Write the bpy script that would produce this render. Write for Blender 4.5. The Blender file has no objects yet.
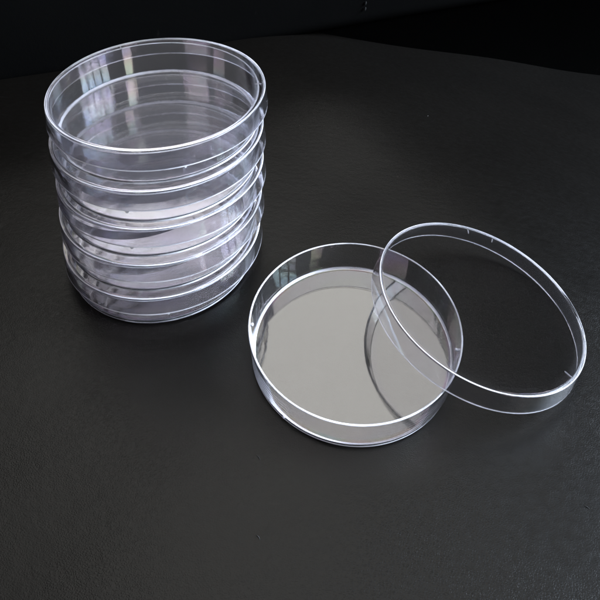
import bpy, bmesh, math, random
from mathutils import Vector, Matrix
random.seed(7)
MM = 0.001
R = math.radians
scene = bpy.context.scene
COL = scene.collection

# ------------------------------------------------------------------ helpers
def link(name, me, m, parent=None):
    o = bpy.data.objects.new(name, me)
    COL.objects.link(o)
    if m: me.materials.append(m)
    if parent: o.parent = parent
    return o

def tag(o, label=None, cat=None, group=None, kind=None):
    if label: o['label'] = label
    if cat: o['category'] = cat
    if group: o['group'] = group
    if kind: o['kind'] = kind
    return o

def smooth(me):
    for p in me.polygons: p.use_smooth = True

def fillet(path, n=5, sup=0.12):
    """path: list of (r, z, radius). Corners with radius get an arc and support points; open path."""
    out = []
    for i, (x, y, rad, *fl) in enumerate(path):
        fl = fl[0] if fl else 0
        if i == 0 or i == len(path) - 1 or rad <= 0:
            out.append((x, y, 0)); continue
        p = Vector((x, y)); a = Vector(path[i-1][:2]); b = Vector(path[i+1][:2])
        da = (a - p).normalized(); db = (b - p).normalized()
        ang = da.angle(db)
        t = min(rad / math.tan(ang / 2), (a - p).length * .48, (b - p).length * .48)
        rr = t * math.tan(ang / 2)
        c = p + (da + db).normalized() * (rr / math.sin(ang / 2))
        s = p + da * t; e = p + db * t
        s2 = p + da * min(t + sup, (a - p).length * .49); e2 = p + db * min(t + sup, (b - p).length * .49)
        out.append((s2.x, s2.y, 1 if (len(path[i-1]) > 3 and path[i-1][3] == 2) else 0))
        va = s - c; vb = e - c
        th = va.angle_signed(vb)
        for k in range(n + 1):
            w = k / n
            q = Matrix.Rotation(-th * w, 2) @ va
            q = c + q; out.append((q.x, q.y, fl))
        out.append((e2.x, e2.y, 2 if fl == 2 else 0))
    return out

def lathe(prof, seg=256, wob=None):
    me = bpy.data.meshes.new('ring')
    vs = []; fs = []; rows = []
    mi = []
    flags = [(p[2] if len(p) > 2 else 0) for p in prof]
    for (r, z) in [p[:2] for p in prof]:
        if r < 1e-6:
            rows.append([len(vs)]); vs.append((0, 0, z * MM))
        else:
            row = []
            for k in range(seg):
                a = 2 * math.pi * k / seg
                row.append(len(vs))
                rr = r
                if wob: rr = r + wob(a, z)
                vs.append((rr * math.cos(a) * MM, rr * math.sin(a) * MM, z * MM))
            rows.append(row)
    for q, (A, B) in enumerate(zip(rows, rows[1:])):
        mi += [1 if flags[q] and flags[q + 1] else 0] * seg
        for k in range(seg):
            k2 = (k + 1) % seg
            if len(A) == 1: fs.append((A[0], B[k2], B[k]))
            elif len(B) == 1: fs.append((A[k], A[k2], B[0]))
            else: fs.append((A[k], A[k2], B[k2], B[k]))
    me.from_pydata(vs, [], fs)
    me.polygons.foreach_set('material_index', mi)
    me.update(); smooth(me)
    return me

# ------------------------------------------------------------------ materials
def newmat(name):
    m = bpy.data.materials.new(name); m.use_nodes = True
    nt = m.node_tree; b = nt.nodes['Principled BSDF']
    return m, nt, b, nt.nodes, nt.links

def plastic(name, film=0.0, bump=0.02, tint=(.985, .983, 1.0), streak=False, rough=0.02, trans=1.0):
    m, nt, b, N, L = newmat(name)
    b.inputs['Base Color'].default_value = (*tint, 1)
    b.inputs['Transmission Weight'].default_value = trans
    b.inputs['IOR'].default_value = 1.59
    b.inputs['Roughness'].default_value = rough
    tc = N.new('ShaderNodeTexCoord')
    mp = N.new('ShaderNodeMapping'); L.new(tc.outputs['Object'], mp.inputs['Vector'])
    mp.inputs['Scale'].default_value = (90, 90, 25) if streak else (60, 60, 60)
    n1 = N.new('ShaderNodeTexNoise'); n1.inputs['Scale'].default_value = 1.0; n1.inputs['Detail'].default_value = 2 if streak else 7
    L.new(mp.outputs['Vector'], n1.inputs['Vector'])
    bm = N.new('ShaderNodeBump'); bm.inputs['Strength'].default_value = bump; bm.inputs['Distance'].default_value = 0.002
    L.new(n1.outputs['Fac'], bm.inputs['Height']); L.new(bm.outputs['Normal'], b.inputs['Normal'])
    if film:
        mp2 = N.new('ShaderNodeMapping'); L.new(tc.outputs['Object'], mp2.inputs['Vector'])
        mp2.inputs['Scale'].default_value = (38, 38, 60)
        n2 = N.new('ShaderNodeTexNoise'); n2.inputs['Scale'].default_value = 1; n2.inputs['Detail'].default_value = 1
        L.new(mp2.outputs['Vector'], n2.inputs['Vector'])
        mr = N.new('ShaderNodeMapRange'); L.new(n2.outputs['Fac'], mr.inputs['Value'])
        mr.inputs['From Min'].default_value = .3; mr.inputs['From Max'].default_value = .7
        mr.inputs['To Min'].default_value = 330; mr.inputs['To Max'].default_value = 330 + film
        L.new(mr.outputs['Result'], b.inputs['Thin Film Thickness'])
        b.inputs['Thin Film IOR'].default_value = 1.53
    return m

M_wall = plastic('clear_polystyrene_wall', film=160, bump=0.09, rough=.045, trans=.996, tint=(.97, .965, 1.0), streak=True)
M_flat = plastic('clear_polystyrene_flat', bump=0.02, trans=1.0)
M_nub = plastic('clear_polystyrene_nub', bump=0.0, tint=(.99, .99, 1))

m, nt, b, N, L = newmat('frosted_edge_highlight'); M_edge = m  # matte moulded edges, whitened so the rim highlights sit in the colour
b.inputs['Base Color'].default_value = (.76, .75, .80, 1); b.inputs['Transmission Weight'].default_value = .48
b.inputs['IOR'].default_value = 1.59; b.inputs['Roughness'].default_value = .25
tc = N.new('ShaderNodeTexCoord'); n = N.new('ShaderNodeTexNoise'); n.inputs['Scale'].default_value = 38; n.inputs['Detail'].default_value = 4
L.new(tc.outputs['Object'], n.inputs['Vector'])
mr = N.new('ShaderNodeMapRange'); L.new(n.outputs['Fac'], mr.inputs['Value'])
mr.inputs['From Min'].default_value = .35; mr.inputs['From Max'].default_value = .65; mr.inputs['To Min'].default_value = .28; mr.inputs['To Max'].default_value = .85  # highlight swells and fades along the edge
L.new(mr.outputs['Result'], b.inputs['Transmission Weight'])

def leather(name, base=(.0013, .0011, .0009), rough=.33, bump=.4, scale=1.0):
    m, nt, b, N, L = newmat(name)
    tc = N.new('ShaderNodeTexCoord')
    mp = N.new('ShaderNodeMapping'); L.new(tc.outputs['Object'], mp.inputs['Vector'])
    mp.inputs['Rotation'].default_value = (0, 0, R(20))
    mp.inputs['Scale'].default_value = (1, 1.45, 1)
    wn = N.new('ShaderNodeTexNoise'); wn.inputs['Scale'].default_value = 450 * scale; wn.inputs['Detail'].default_value = 2
    L.new(mp.outputs['Vector'], wn.inputs['Vector'])
    wm = N.new('ShaderNodeVectorMath'); wm.operation = 'MULTIPLY_ADD'
    L.new(wn.outputs['Color'], wm.inputs[0]); wm.inputs[1].default_value = (.0012, .0012, .0012)
    L.new(mp.outputs['Vector'], wm.inputs[2])
    v = N.new('ShaderNodeTexVoronoi'); v.feature = 'DISTANCE_TO_EDGE'; v.inputs['Scale'].default_value = 1100 * scale
    L.new(wm.outputs['Vector'], v.inputs['Vector'])
    r1 = N.new('ShaderNodeMapRange'); r1.interpolation_type = 'SMOOTHSTEP'
    L.new(v.outputs['Distance'], r1.inputs['Value']); r1.inputs['From Min'].default_value = 0; r1.inputs['From Max'].default_value = .35
    n2 = N.new('ShaderNodeTexNoise'); n2.inputs['Scale'].default_value = 260 * scale; n2.inputs['Detail'].default_value = 5
    L.new(mp.outputs['Vector'], n2.inputs['Vector'])
    n3 = N.new('ShaderNodeTexNoise'); n3.inputs['Scale'].default_value = 14; n3.inputs['Detail'].default_value = 3
    L.new(tc.outputs['Object'], n3.inputs['Vector'])
    # the grain is worn flatter in places
    wr = N.new('ShaderNodeMapRange'); L.new(n3.outputs['Fac'], wr.inputs['Value'])
    wr.inputs['From Min'].default_value = .35; wr.inputs['From Max'].default_value = .68
    wr.inputs['To Min'].default_value = .35; wr.inputs['To Max'].default_value = 1.0
    ml = N.new('ShaderNodeMath'); ml.operation = 'MULTIPLY'
    L.new(r1.outputs['Result'], ml.inputs[0]); L.new(wr.outputs['Result'], ml.inputs[1])
    ad = N.new('ShaderNodeMath'); ad.operation = 'MULTIPLY_ADD'
    L.new(n2.outputs['Fac'], ad.inputs[0]); ad.inputs[1].default_value = 2.2; L.new(ml.outputs[0], ad.inputs[2])
    ad2 = N.new('ShaderNodeMath'); ad2.operation = 'MULTIPLY_ADD'
    L.new(n3.outputs['Fac'], ad2.inputs[0]); ad2.inputs[1].default_value = 12; L.new(ad.outputs[0], ad2.inputs[2])
    mp5 = N.new('ShaderNodeMapping'); mp5.inputs['Scale'].default_value = (12, 45, 12); mp5.inputs['Rotation'].default_value = (0, 0, R(62))
    L.new(tc.outputs['Object'], mp5.inputs['Vector'])
    n5 = N.new('ShaderNodeTexNoise'); n5.noise_type = 'RIDGED_MULTIFRACTAL'; n5.inputs['Scale'].default_value = 1; n5.inputs['Detail'].default_value = 3; n5.inputs['Distortion'].default_value = .6
    L.new(mp5.outputs['Vector'], n5.inputs['Vector'])
    ad3 = N.new('ShaderNodeMath'); ad3.operation = 'MULTIPLY_ADD'
    L.new(n5.outputs['Fac'], ad3.inputs[0]); ad3.inputs[1].default_value = -1.6; L.new(ad2.outputs[0], ad3.inputs[2]); ad2 = ad3
    bm = N.new('ShaderNodeBump'); bm.inputs['Strength'].default_value = bump; bm.inputs['Distance'].default_value = .00011
    L.new(ad2.outputs[0], bm.inputs['Height']); L.new(bm.outputs['Normal'], b.inputs['Normal'])
    # colour: slightly different blacks, scuffs
    cr = N.new('ShaderNodeMix'); cr.data_type = 'RGBA'
    L.new(n3.outputs['Fac'], cr.inputs['Factor'])
    cr.inputs['A'].default_value = (base[0]*.8, base[1]*.8, base[2]*.8, 1)
    cr.inputs['B'].default_value = (base[0]*1.25, base[1]*1.2, base[2]*1.15, 1)
    n4 = N.new('ShaderNodeTexNoise'); n4.inputs['Scale'].default_value = 1; n4.inputs['Detail'].default_value = 3
    mp4 = N.new('ShaderNodeMapping'); mp4.inputs['Scale'].default_value = (40, 420, 40); mp4.inputs['Rotation'].default_value = (0, 0, R(-35))
    L.new(tc.outputs['Object'], mp4.inputs['Vector']); L.new(mp4.outputs['Vector'], n4.inputs['Vector'])
    sc = N.new('ShaderNodeMapRange'); L.new(n4.outputs['Fac'], sc.inputs['Value'])
    sc.inputs['From Min'].default_value = .70; sc.inputs['From Max'].default_value = .80; sc.inputs['To Max'].default_value = .35
    c2 = N.new('ShaderNodeMix'); c2.data_type = 'RGBA'
    L.new(sc.outputs['Result'], c2.inputs['Factor']); L.new(cr.outputs['Result'], c2.inputs['A']); c2.inputs['B'].default_value = (.006, .0055, .005, 1)
    L.new(c2.outputs['Result'], b.inputs['Base Color'])
    rr = N.new('ShaderNodeMapRange'); L.new(n2.outputs['Fac'], rr.inputs['Value'])
    rr.inputs['To Min'].default_value = rough - .05; rr.inputs['To Max'].default_value = rough + .07
    L.new(rr.outputs['Result'], b.inputs['Roughness'])
    b.inputs['IOR'].default_value = 1.47; b.inputs['Specular IOR Level'].default_value = .145
    return m

M_leather = leather('black_grained_leather')
M_leather2 = leather('black_shaded_leather', rough=.7, base=(.0012, .0012, .0012))
M_leather2.node_tree.nodes['Principled BSDF'].inputs['Specular IOR Level'].default_value = 0.0  # leather copy with its sheen off, keeping the cushion dark as in shade
m, nt, b, N, L = newmat('black_thread'); M_thread = m
b.inputs['Base Color'].default_value = (.006, .006, .006, 1); b.inputs['Roughness'].default_value = .8; b.inputs['Specular IOR Level'].default_value = .1
n = N.new('ShaderNodeTexNoise'); n.inputs['Scale'].default_value = 2500
bb = N.new('ShaderNodeBump'); bb.inputs['Strength'].default_value = .4; bb.inputs['Distance'].default_value = .0003
L.new(n.outputs['Fac'], bb.inputs['Height']); L.new(bb.outputs['Normal'], b.inputs['Normal'])

# ------------------------------------------------------------------ leather seat and its cushions
def und(x, y):
    """gentle sag and swell of the seat, in mm; flat under the dishes"""
    d = (math.sin(x * .021 + 1.3) * math.cos(y * .017 - .6) * 1.2 + math.sin(x * .043 - y * .031) * .5)
    k = 1.0
    for cx, cy, r in ((-72.7, -159.2, 46), (18.8, -207.3, 46), (95, -200, 30)):
        q = math.hypot(x - cx, y - cy)
        k = min(k, max(0, (q - r) / 90))
    k = min(k, 1); k = k * k * (3 - 2 * k)
    z = d * k - .9 * k
    s = (x - 57) * .8 + (y - 61) * .6 + 6 * math.sin(y * .012) 
    t = s + 110  # slope added at right rear so the leather there falls off dark
    if t > 0:
        z -= t * t / 620 if t < 105 else 105 * 105 / 620 + (t - 105) * .339
    return z
bm = bmesh.new()
X0, X1, Y0, Y1, ST = -420, 980, -560, 900, 7
nx = (X1 - X0) // ST + 1; ny = (Y1 - Y0) // ST + 1
g = [[bm.verts.new(((X0 + i * ST) * MM, (Y0 + j * ST) * MM, und(X0 + i * ST, Y0 + j * ST) * MM)) for i in range(nx)] for j in range(ny)]
for j in range(ny - 1):
    for i in range(nx - 1):
        if min(v.co.z for v in (g[j][i], g[j][i+1], g[j+1][i+1], g[j+1][i])) > -.29:
            bm.faces.new((g[j][i], g[j][i+1], g[j+1][i+1], g[j+1][i]))
for v in [v for v in bm.verts if not v.link_faces]: bm.verts.remove(v)
me = bpy.data.meshes.new('seat'); bm.to_mesh(me); bm.free(); smooth(me)
seat = link('leather_seat', me, M_leather)
tag(seat, kind='structure')

def cushion(name, a, b, height, thick, m, parent=None, rad=16):
    """upright padded cushion whose front foot runs from a to b (mm)"""
    A = Vector(a); B = Vector(b); L_ = (B - A).length
    prof = []
    H, T = height, thick
    n = 8
    prof.append((rad + 6, -330))
    for (cx, cz, s) in ((rad, rad * .6, 180), ):
        for k in range(n + 1):
            t = R(270 - 90 * k / n); prof.append((cx + rad * math.cos(t), cz - 6 + rad * math.sin(t)))
    for k in range(1, 6): prof.append((-2.5 * math.sin(math.pi * k / 6), rad * .6 - 6 + (H - rad * 1.6 + 6) * k / 6))
    for k in range(n + 1):
        t = R(180 - 90 * k / n); prof.append((rad * 1.4 + rad * 1.4 * math.cos(t), H - rad * 1.4 + rad * 1.4 * math.sin(t)))
    for k in range(n + 1):
        t = R(90 - 90 * k / n); prof.append((T - rad * 1.4 + rad * 1.4 * math.cos(t), H - rad * 1.4 + rad * 1.4 * math.sin(t)))
    prof.append((T, -330))
    d = (B - A).normalized(); nrm = Vector((-d.y, d.x))
    bm = bmesh.new(); S = 160; rows = []
    for i in range(S + 1):
        u = i / S; e = min(u, 1 - u) * L_
        sh = 1 - max(0, 1 - e / 14) ** 2 * .35
        row = []
        for (q, z) in prof:
            w = math.sin(u * 17 + z * .03) * .8
            qq = T / 2 + (q - T / 2) * sh + w
            p = A + d * (u * L_) + nrm * qq
            row.append(bm.verts.new((p.x * MM, p.y * MM, (z * (1 if z < 0 else .93 + .07 * sh)) * MM)))
        rows.append(row)
    for r0, r1 in zip(rows, rows[1:]):
        for k in range(len(prof) - 1): bm.faces.new((r0[k], r1[k], r1[k+1], r0[k+1]))
    for r0 in (rows[0], rows[-1]): bm.faces.new(r0)
    bmesh.ops.recalc_face_normals(bm, faces=bm.faces)
    me = bpy.data.meshes.new(name); bm.to_mesh(me); bm.free(); smooth(me)
    return link(name, me, m, parent)

def empty(name, loc, rot=(0, 0, 0)):
    o = bpy.data.objects.new(name, None); COL.objects.link(o)
    o.empty_display_size = .02; o.location = loc; o.rotation_euler = rot
    return o

corner = (33, 113)
cb = cushion('back_cushion', (-395, -96), (533, 364.8), 145, 70, M_leather2)
tag(cb, 'black leather cushion rising behind the stack of dishes, meeting the seat in a slanting crease', 'cushion')
fl = bpy.data.meshes.new('floor'); fl.from_pydata([(-5, -5, -.6), (5, -5, -.6), (5, 5, -.6), (-5, 5, -.6)], [], [(0, 1, 2, 3)])
m, nt, b, N, L = newmat('dark_void_floor')  # near-black floor added so the gap past the seat stays dark
n = N.new('ShaderNodeTexNoise'); n.inputs['Scale'].default_value = 300; n.inputs['Detail'].default_value = 4
c = N.new('ShaderNodeMix'); c.data_type = 'RGBA'; L.new(n.outputs['Fac'], c.inputs['Factor'])
c.inputs['A'].default_value = (.0006, .0006, .0006, 1); c.inputs['B'].default_value = (.0010, .0010, .0009, 1)
L.new(c.outputs['Result'], b.inputs['Base Color']); b.inputs['Roughness'].default_value = .95; b.inputs['Specular IOR Level'].default_value = 0
tag(link('floor', fl, m), kind='structure')
# stitched seam where the two meet
bm = bmesh.new()
for k in range(23):
    z = 9 + k * 5.2
    mat = Matrix.Translation((34.0 * MM, (115.5 + .02 * z) * MM, z * MM)) @ Matrix.Rotation(R(12), 4, 'Y') @ Matrix.Diagonal((.9 * MM, .8 * MM, 1.9 * MM, 1))
    bmesh.ops.create_uvsphere(bm, u_segments=10, v_segments=8, radius=1, matrix=mat)
me = bpy.data.meshes.new('stitching'); bm.to_mesh(me); bm.free(); smooth(me)
o = link('stitching', me, M_thread, cb)

# ------------------------------------------------------------------ dishes and lids
RD, RB, HD = 43.97, 42.9, 16.35
RS, RT, HL = 46.68, 45.7, 9.42      # lid: skirt radius, top radius, height
SEG = 256
def wob1(a, z): return .05 * math.sin(2 * a + .7) + .03 * math.sin(3 * a + 2) * (z / 16)

# dish meshes: one closed profile, cut into wall and floor where it is flat
outer = fillet([(40.6, .45, 0), (41.35, .45, .12), (41.5, 0, .2, 2), (42.0, 0, .2, 2), (42.2, .45, .1, 2), (RB, .5, .5, 2), (RB + .09, 1.75, .3, 1), (RD, HD, .32, 2), (RD - .8, HD, .28, 1), (RB - 1.05, 1.4, .8, 1), (40.2, 1.4, 0)])
me_wall = lathe(outer, SEG, wob1)
# floor = upper sheet + lower sheet (open edge closed by the wall piece)
def floor_mesh(r_lo, z_lo, r_hi, z_hi, wob=None):
    a = lathe([(r_hi, z_hi), (r_hi * .66, z_hi), (r_hi * .33, z_hi), (0, z_hi)], SEG, wob)
    c = lathe([(0, z_lo), (r_lo * .33, z_lo), (r_lo * .66, z_lo), (r_lo, z_lo)], SEG, wob)
    bm = bmesh.new(); bm.from_mesh(a); bm.from_mesh(c)
    me = bpy.data.meshes.new('disc'); bm.to_mesh(me); bm.free(); smooth(me)
    return me
me_floor = floor_mesh(40.6, .45, 40.2, 1.4, wob1)

# lid meshes (skirt rim at z = 0, top face at HL)
tk = .92
skirt = fillet([(42.0, HL - tk, 0), (RT - 1.05, HL - tk, .6), (RS - 1.0, 0, .35, 2), (RS, 0, .42, 1), (RT, HL, .36, 1), (44.8, HL, 0)])
me_skirt = lathe(skirt, SEG, wob1)
me_plate = floor_mesh(42.0, HL - tk, 44.8, HL, wob1)

def rib_mesh(r0, r1, zt, h=.42, w=.3):
    bm = bmesh.new()
    n = 10
    ra, rb = r0 * MM, r1 * MM
    rows = []
    for i in range(n + 1):
        u = i / n; x = ra + (rb - ra) * u
        s = math.sqrt(max(0, 1 - (2 * u - 1) ** 6)) * .95 + .05
        row = [bm.verts.new((x, w * MM * s * math.cos(R(t)), (zt - h * s * math.sin(R(t))) * MM)) for t in range(0, 181, 30)]
        rows.append(row)
    for A, B in zip(rows, rows[1:]):
        for k in range(6): bm.faces.new((A[k], A[k+1], B[k+1], B[k]))
        bm.faces.new((A[0], B[0], B[-1], A[-1]))
    bm.faces.new(rows[0]); bm.faces.new(rows[-1])
    bmesh.ops.recalc_face_normals(bm, faces=bm.faces)
    me = bpy.data.meshes.new('rib'); bm.to_mesh(me); bm.free(); smooth(me)
    return me
me_rib = rib_mesh(40.9, 44.3, HL - tk - .01)
def nub_mesh(rad=.72):
    bm = bmesh.new(); bmesh.ops.create_uvsphere(bm, u_segments=16, v_segments=10, radius=rad * MM)
    me = bpy.data.meshes.new('nub'); bm.to_mesh(me); bm.free(); smooth(me); return me
me_nub = nub_mesh()

_mats_done = set()
def part(name, me, m, parent):
    o = bpy.data.objects.new(name, me); COL.objects.link(o); o.parent = parent
    if me.name not in _mats_done:
        me.materials.append(m); me.materials.append(M_edge); _mats_done.add(me.name)
    return o

def make_dish(nubs):
    t = empty('petri_dish', (0, 0, 0))
    part('side_wall', me_wall, M_wall, t)
    part('floor_plate', me_floor, M_flat, t)
    for a, r, z in nubs:
        n = part('nub', me_nub, M_edge, t)  # whitened edge colour makes the nubs read as bright glints
        n.location = (r * math.cos(R(a)) * MM, r * math.sin(R(a)) * MM, z * MM)
    return t
def make_lid(ribs):
    t = empty('dish_cover', (0, 0, 0))
    part('skirt', me_skirt, M_wall, t)
    part('top_plate', me_plate, M_flat, t)
    for a in ribs:
        n = part('vent_rib', me_rib, M_edge, t)
        n.rotation_euler = (0, 0, R(a))
    return t
def frame(u, v, n, loc):
    m4 = Matrix((( u[0], v[0], n[0], loc[0]*MM), (u[1], v[1], n[1], loc[1]*MM), (u[2], v[2], n[2], loc[2]*MM), (0, 0, 0, 1)))
    return m4

# stack
u, n_ = Vector((1, 0, .0108)).normalized(), Vector((-.01082, .01057, .99989)).normalized()
v_ = n_.cross(u)
P, HU = 18.12, 17.62
base = Vector((-72.67, -159.19, 0)); sh = Vector((.0418, .094, 0))
dish_words = ['closed clear dish at the very top of the stack, under the topmost lid',
              'clear dish second from the top of the stack',
              'clear dish in the middle of the stack, third from the top',
              'clear dish fourth from the top of the stack',
              'lowest clear dish of the stack, its floor on the black leather']
lid_words = ['topmost clear lid of the stack with a small radial rib at its right edge',
             'clear lid second from the top of the stack, just under the top dish',
             'clear lid in the middle of the stack, third from the top',
             'clear lid fourth from the top of the stack',
             'lowest clear lid of the stack, on the bottom dish']
nub_ang = [-63, -93, -91, -80, -74]
rib_ang = [8, 210, 60, -13, 150]
jit = [(0, 0), (.5, -.2), (-.5, .5), (-.3, .1), (0, 0)]
ljit = [(0, 0), (-.2, -.3), (.6, .3), (.3, -.2), (0, -.1)]
for k in range(5):
    zb = P * (4 - k)
    loc = base + sh * zb + n_ * zb + Vector((jit[k][0], jit[k][1], 0)) * .8
    d = make_dish([(0, 43.9, 9.0)])
    for c in d.children:
        if c.name.startswith('nub'): c.location = (44.0 * MM, 0, 7.4 * MM)
    d.matrix_world = frame(u, v_, n_, loc) @ Matrix.Rotation(R(nub_ang[k]), 4, 'Z')
    tag(d, dish_words[k], 'petri dish', 'clear round dishes in the stack')
    zl = zb + HU
    loc = base + sh * zl + n_ * (zl - HL) + Vector((ljit[k][0], ljit[k][1], 0)) * .8
    l = make_lid([0, 120, 240])
    l.matrix_world = frame(u, v_, n_, loc) @ Matrix.Rotation(R(rib_ang[k]), 4, 'Z')
    tag(l, lid_words[k], 'lid', 'clear round lids in the stack')

# single open dish
d = make_dish([(-177.3, 42.6, 13.6), (-8.6, 42.4, 9.4), (-128.6, 42.7, 1.6)])  # last nub is a white bead standing in for a base glint
d.location = (18.79 * MM, -207.32 * MM, 0)
tag(d, 'open clear dish lying alone on the black leather with pale grey reflections in its floor', 'petri dish')
# leaning lid
l = make_lid([-45.7, 87, 70.6])
l.matrix_world = frame((.97568, -.01255, -.21886), (0, .99836, -.05726), (.21922, .05586, .97407), (71.08, -194.92, 10.28))
tag(l, 'clear lid leaning with its left side on the open dish, right edge on leather', 'lid')

# crumbs and lint on the leather
def lint(x, y, ln, a, m):
    bm = bmesh.new()
    n = 6; rows = []
    for i in range(n + 1):
        u_ = i / n; px = (u_ - .5) * ln; py = .25 * ln * math.sin(u_ * 3.1) * .5
        s_ = .16 * (math.sin(math.pi * u_) * .8 + .2)
        q = [bm.verts.new((px * MM, (py + s_ * math.cos(R(t))) * MM, s_ * (1 + math.sin(R(t))) * MM)) for t in range(0, 360, 60)]
        rows.append(q)
    for A, B in zip(rows, rows[1:]):
        for k in range(6): bm.faces.new((A[k], A[(k+1) % 6], B[(k+1) % 6], B[k]))
    bm.faces.new(rows[0]); bm.faces.new(rows[-1]); bmesh.ops.recalc_face_normals(bm, faces=bm.faces)
    me = bpy.data.meshes.new('lint'); bm.to_mesh(me); bm.free(); smooth(me)
    o = link('lint_fleck', me, m); o.location = (x * MM, y * MM, und(x, y) * MM); o.rotation_euler = (0, 0, R(a))
    return o
m, nt, b, N, L = newmat('black_crumb'); M_crumb = m
b.inputs['Base Color'].default_value = (.001, .001, .001, 1); b.inputs['Roughness'].default_value = .9
m, nt, b, N, L = newmat('grey_lint'); M_lint = m
b.inputs['Base Color'].default_value = (.10, .095, .09, 1); b.inputs['Roughness'].default_value = .9
tag(lint(-16.2, -255.4, 2.6, -45, M_crumb), 'tiny dark fleck on the leather just left below the open dish', 'fleck')
tag(lint(-13.4, -280.7, 2.2, -45, M_crumb), 'tiny dark fleck on the leather near the bottom edge', 'fleck')
tag(lint(99.5, -266.3, 1.8, -30, M_crumb), 'dark crumb on the leather near the lower right edge', 'fleck')
tag(lint(75.4, -13.3, .7, 20, M_lint), 'minute grey speck on the dark leather far behind the lid', 'fleck')

# ------------------------------------------------------------------ camera
cam = bpy.data.cameras.new('camera'); co = bpy.data.objects.new('camera', cam); COL.objects.link(co)
fw = Vector((0, .848108, -.529823)); up = Vector((-.050303, .529152, .847035)); rt = Vector((.998734, .026652, .042662))
C = Vector((0, -.376154, .234988))
co.matrix_world = Matrix(((rt.x, up.x, -fw.x, C.x), (rt.y, up.y, -fw.y, C.y), (rt.z, up.z, -fw.z, C.z), (0, 0, 0, 1)))
cam.sensor_width = 36; cam.sensor_fit = 'HORIZONTAL'; cam.lens = 37.563
cam.shift_x = -.035775; cam.shift_y = -.354532
cam.clip_start = .01; cam.clip_end = 50
scene.camera = co

# ------------------------------------------------------------------ lamps
def area(name, loc, target, sx, sy, radiance, col=(1, 1, 1), spread=180):
    ld = bpy.data.lights.new(name, 'AREA'); ld.shape = 'RECTANGLE'; ld.size = sx; ld.size_y = sy
    ld.energy = radiance * math.pi * sx * sy     # W for a given radiance
    ld.color = col; ld.spread = R(spread)
    o = bpy.data.objects.new(name, ld); COL.objects.link(o)
    d = (Vector(target) - Vector(loc)).normalized()
    o.location = loc; o.rotation_euler = d.to_track_quat('-Z', 'Y').to_euler()
    return o
T = (0.02, -.207, 0)
# broad ceiling light above and beyond the table
el = R(69); D = 1.65
area('ceiling_lamp', (T[0] - .14, T[1] + D * math.cos(el), D * math.sin(el)), T, 1.45, 1.7, 3.5, (1.0, .98, .93))
# window to the right, eight panes
az, el, D = R(0), R(33), 1.9
wc = Vector((D * math.cos(el) * math.cos(az) - .05, D * math.cos(el) * math.sin(az) - .15, D * math.sin(el)))
side = Vector((-math.sin(az), math.cos(az), 0))
for i in range(4):
    for j in range(2):
        p = wc + side * ((i - 1.5) * .31) + Vector((0, 0, (j - .5) * .36))
        q = p - (wc - Vector((-.05, -.15, 0)))
        area('window_pane_light', p, q, .25, .31, 150.0, (.72, .84, 1.0))
# lamp standing in for a pale far wall beyond the seat
area('far_wall_light', (-.95, 1.75, 1.35), (-.07, -.15, .05), 1.3, .85, .22, (.90, .92, 1.0))
area('rear_fill_light', (-1.1, -1.5, 1.3), (-.05, -.17, .03), .9, .8, 5.0, (.88, .86, 1.0))  # added fill behind the camera, brightens rims and edges

area('narrow_window_light', (1.15, -1.35, 1.0), (-.07, -.15, .05), .30, .70, 14.0, (.93, 1.0, .92))
area('left_fill_light', (-1.7, -.85, .62), (-.07, -.15, .05), .5, .6, 3.0, (.88, .84, 1.0))  # added lamp, no window known here; lifts the edges of the stack

w = bpy.data.worlds.new('World'); scene.world = w; w.use_nodes = True
bg = w.node_tree.nodes['Background']; bg.inputs[0].default_value = (.9, .92, 1, 1); bg.inputs[1].default_value = .015

# ------------------------------------------------------------------ render settings
scene.render.engine = 'CYCLES'
cy = scene.cycles
cy.max_bounces = 26; cy.transmission_bounces = 26; cy.glossy_bounces = 12; cy.diffuse_bounces = 3
cy.caustics_reflective = True; cy.caustics_refractive = True; cy.sample_clamp_indirect = 12
cy.blur_glossy = .2
scene.view_settings.view_transform = 'Standard'; scene.view_settings.look = 'None'
scene.view_settings.exposure = 0; scene.view_settings.gamma = 1
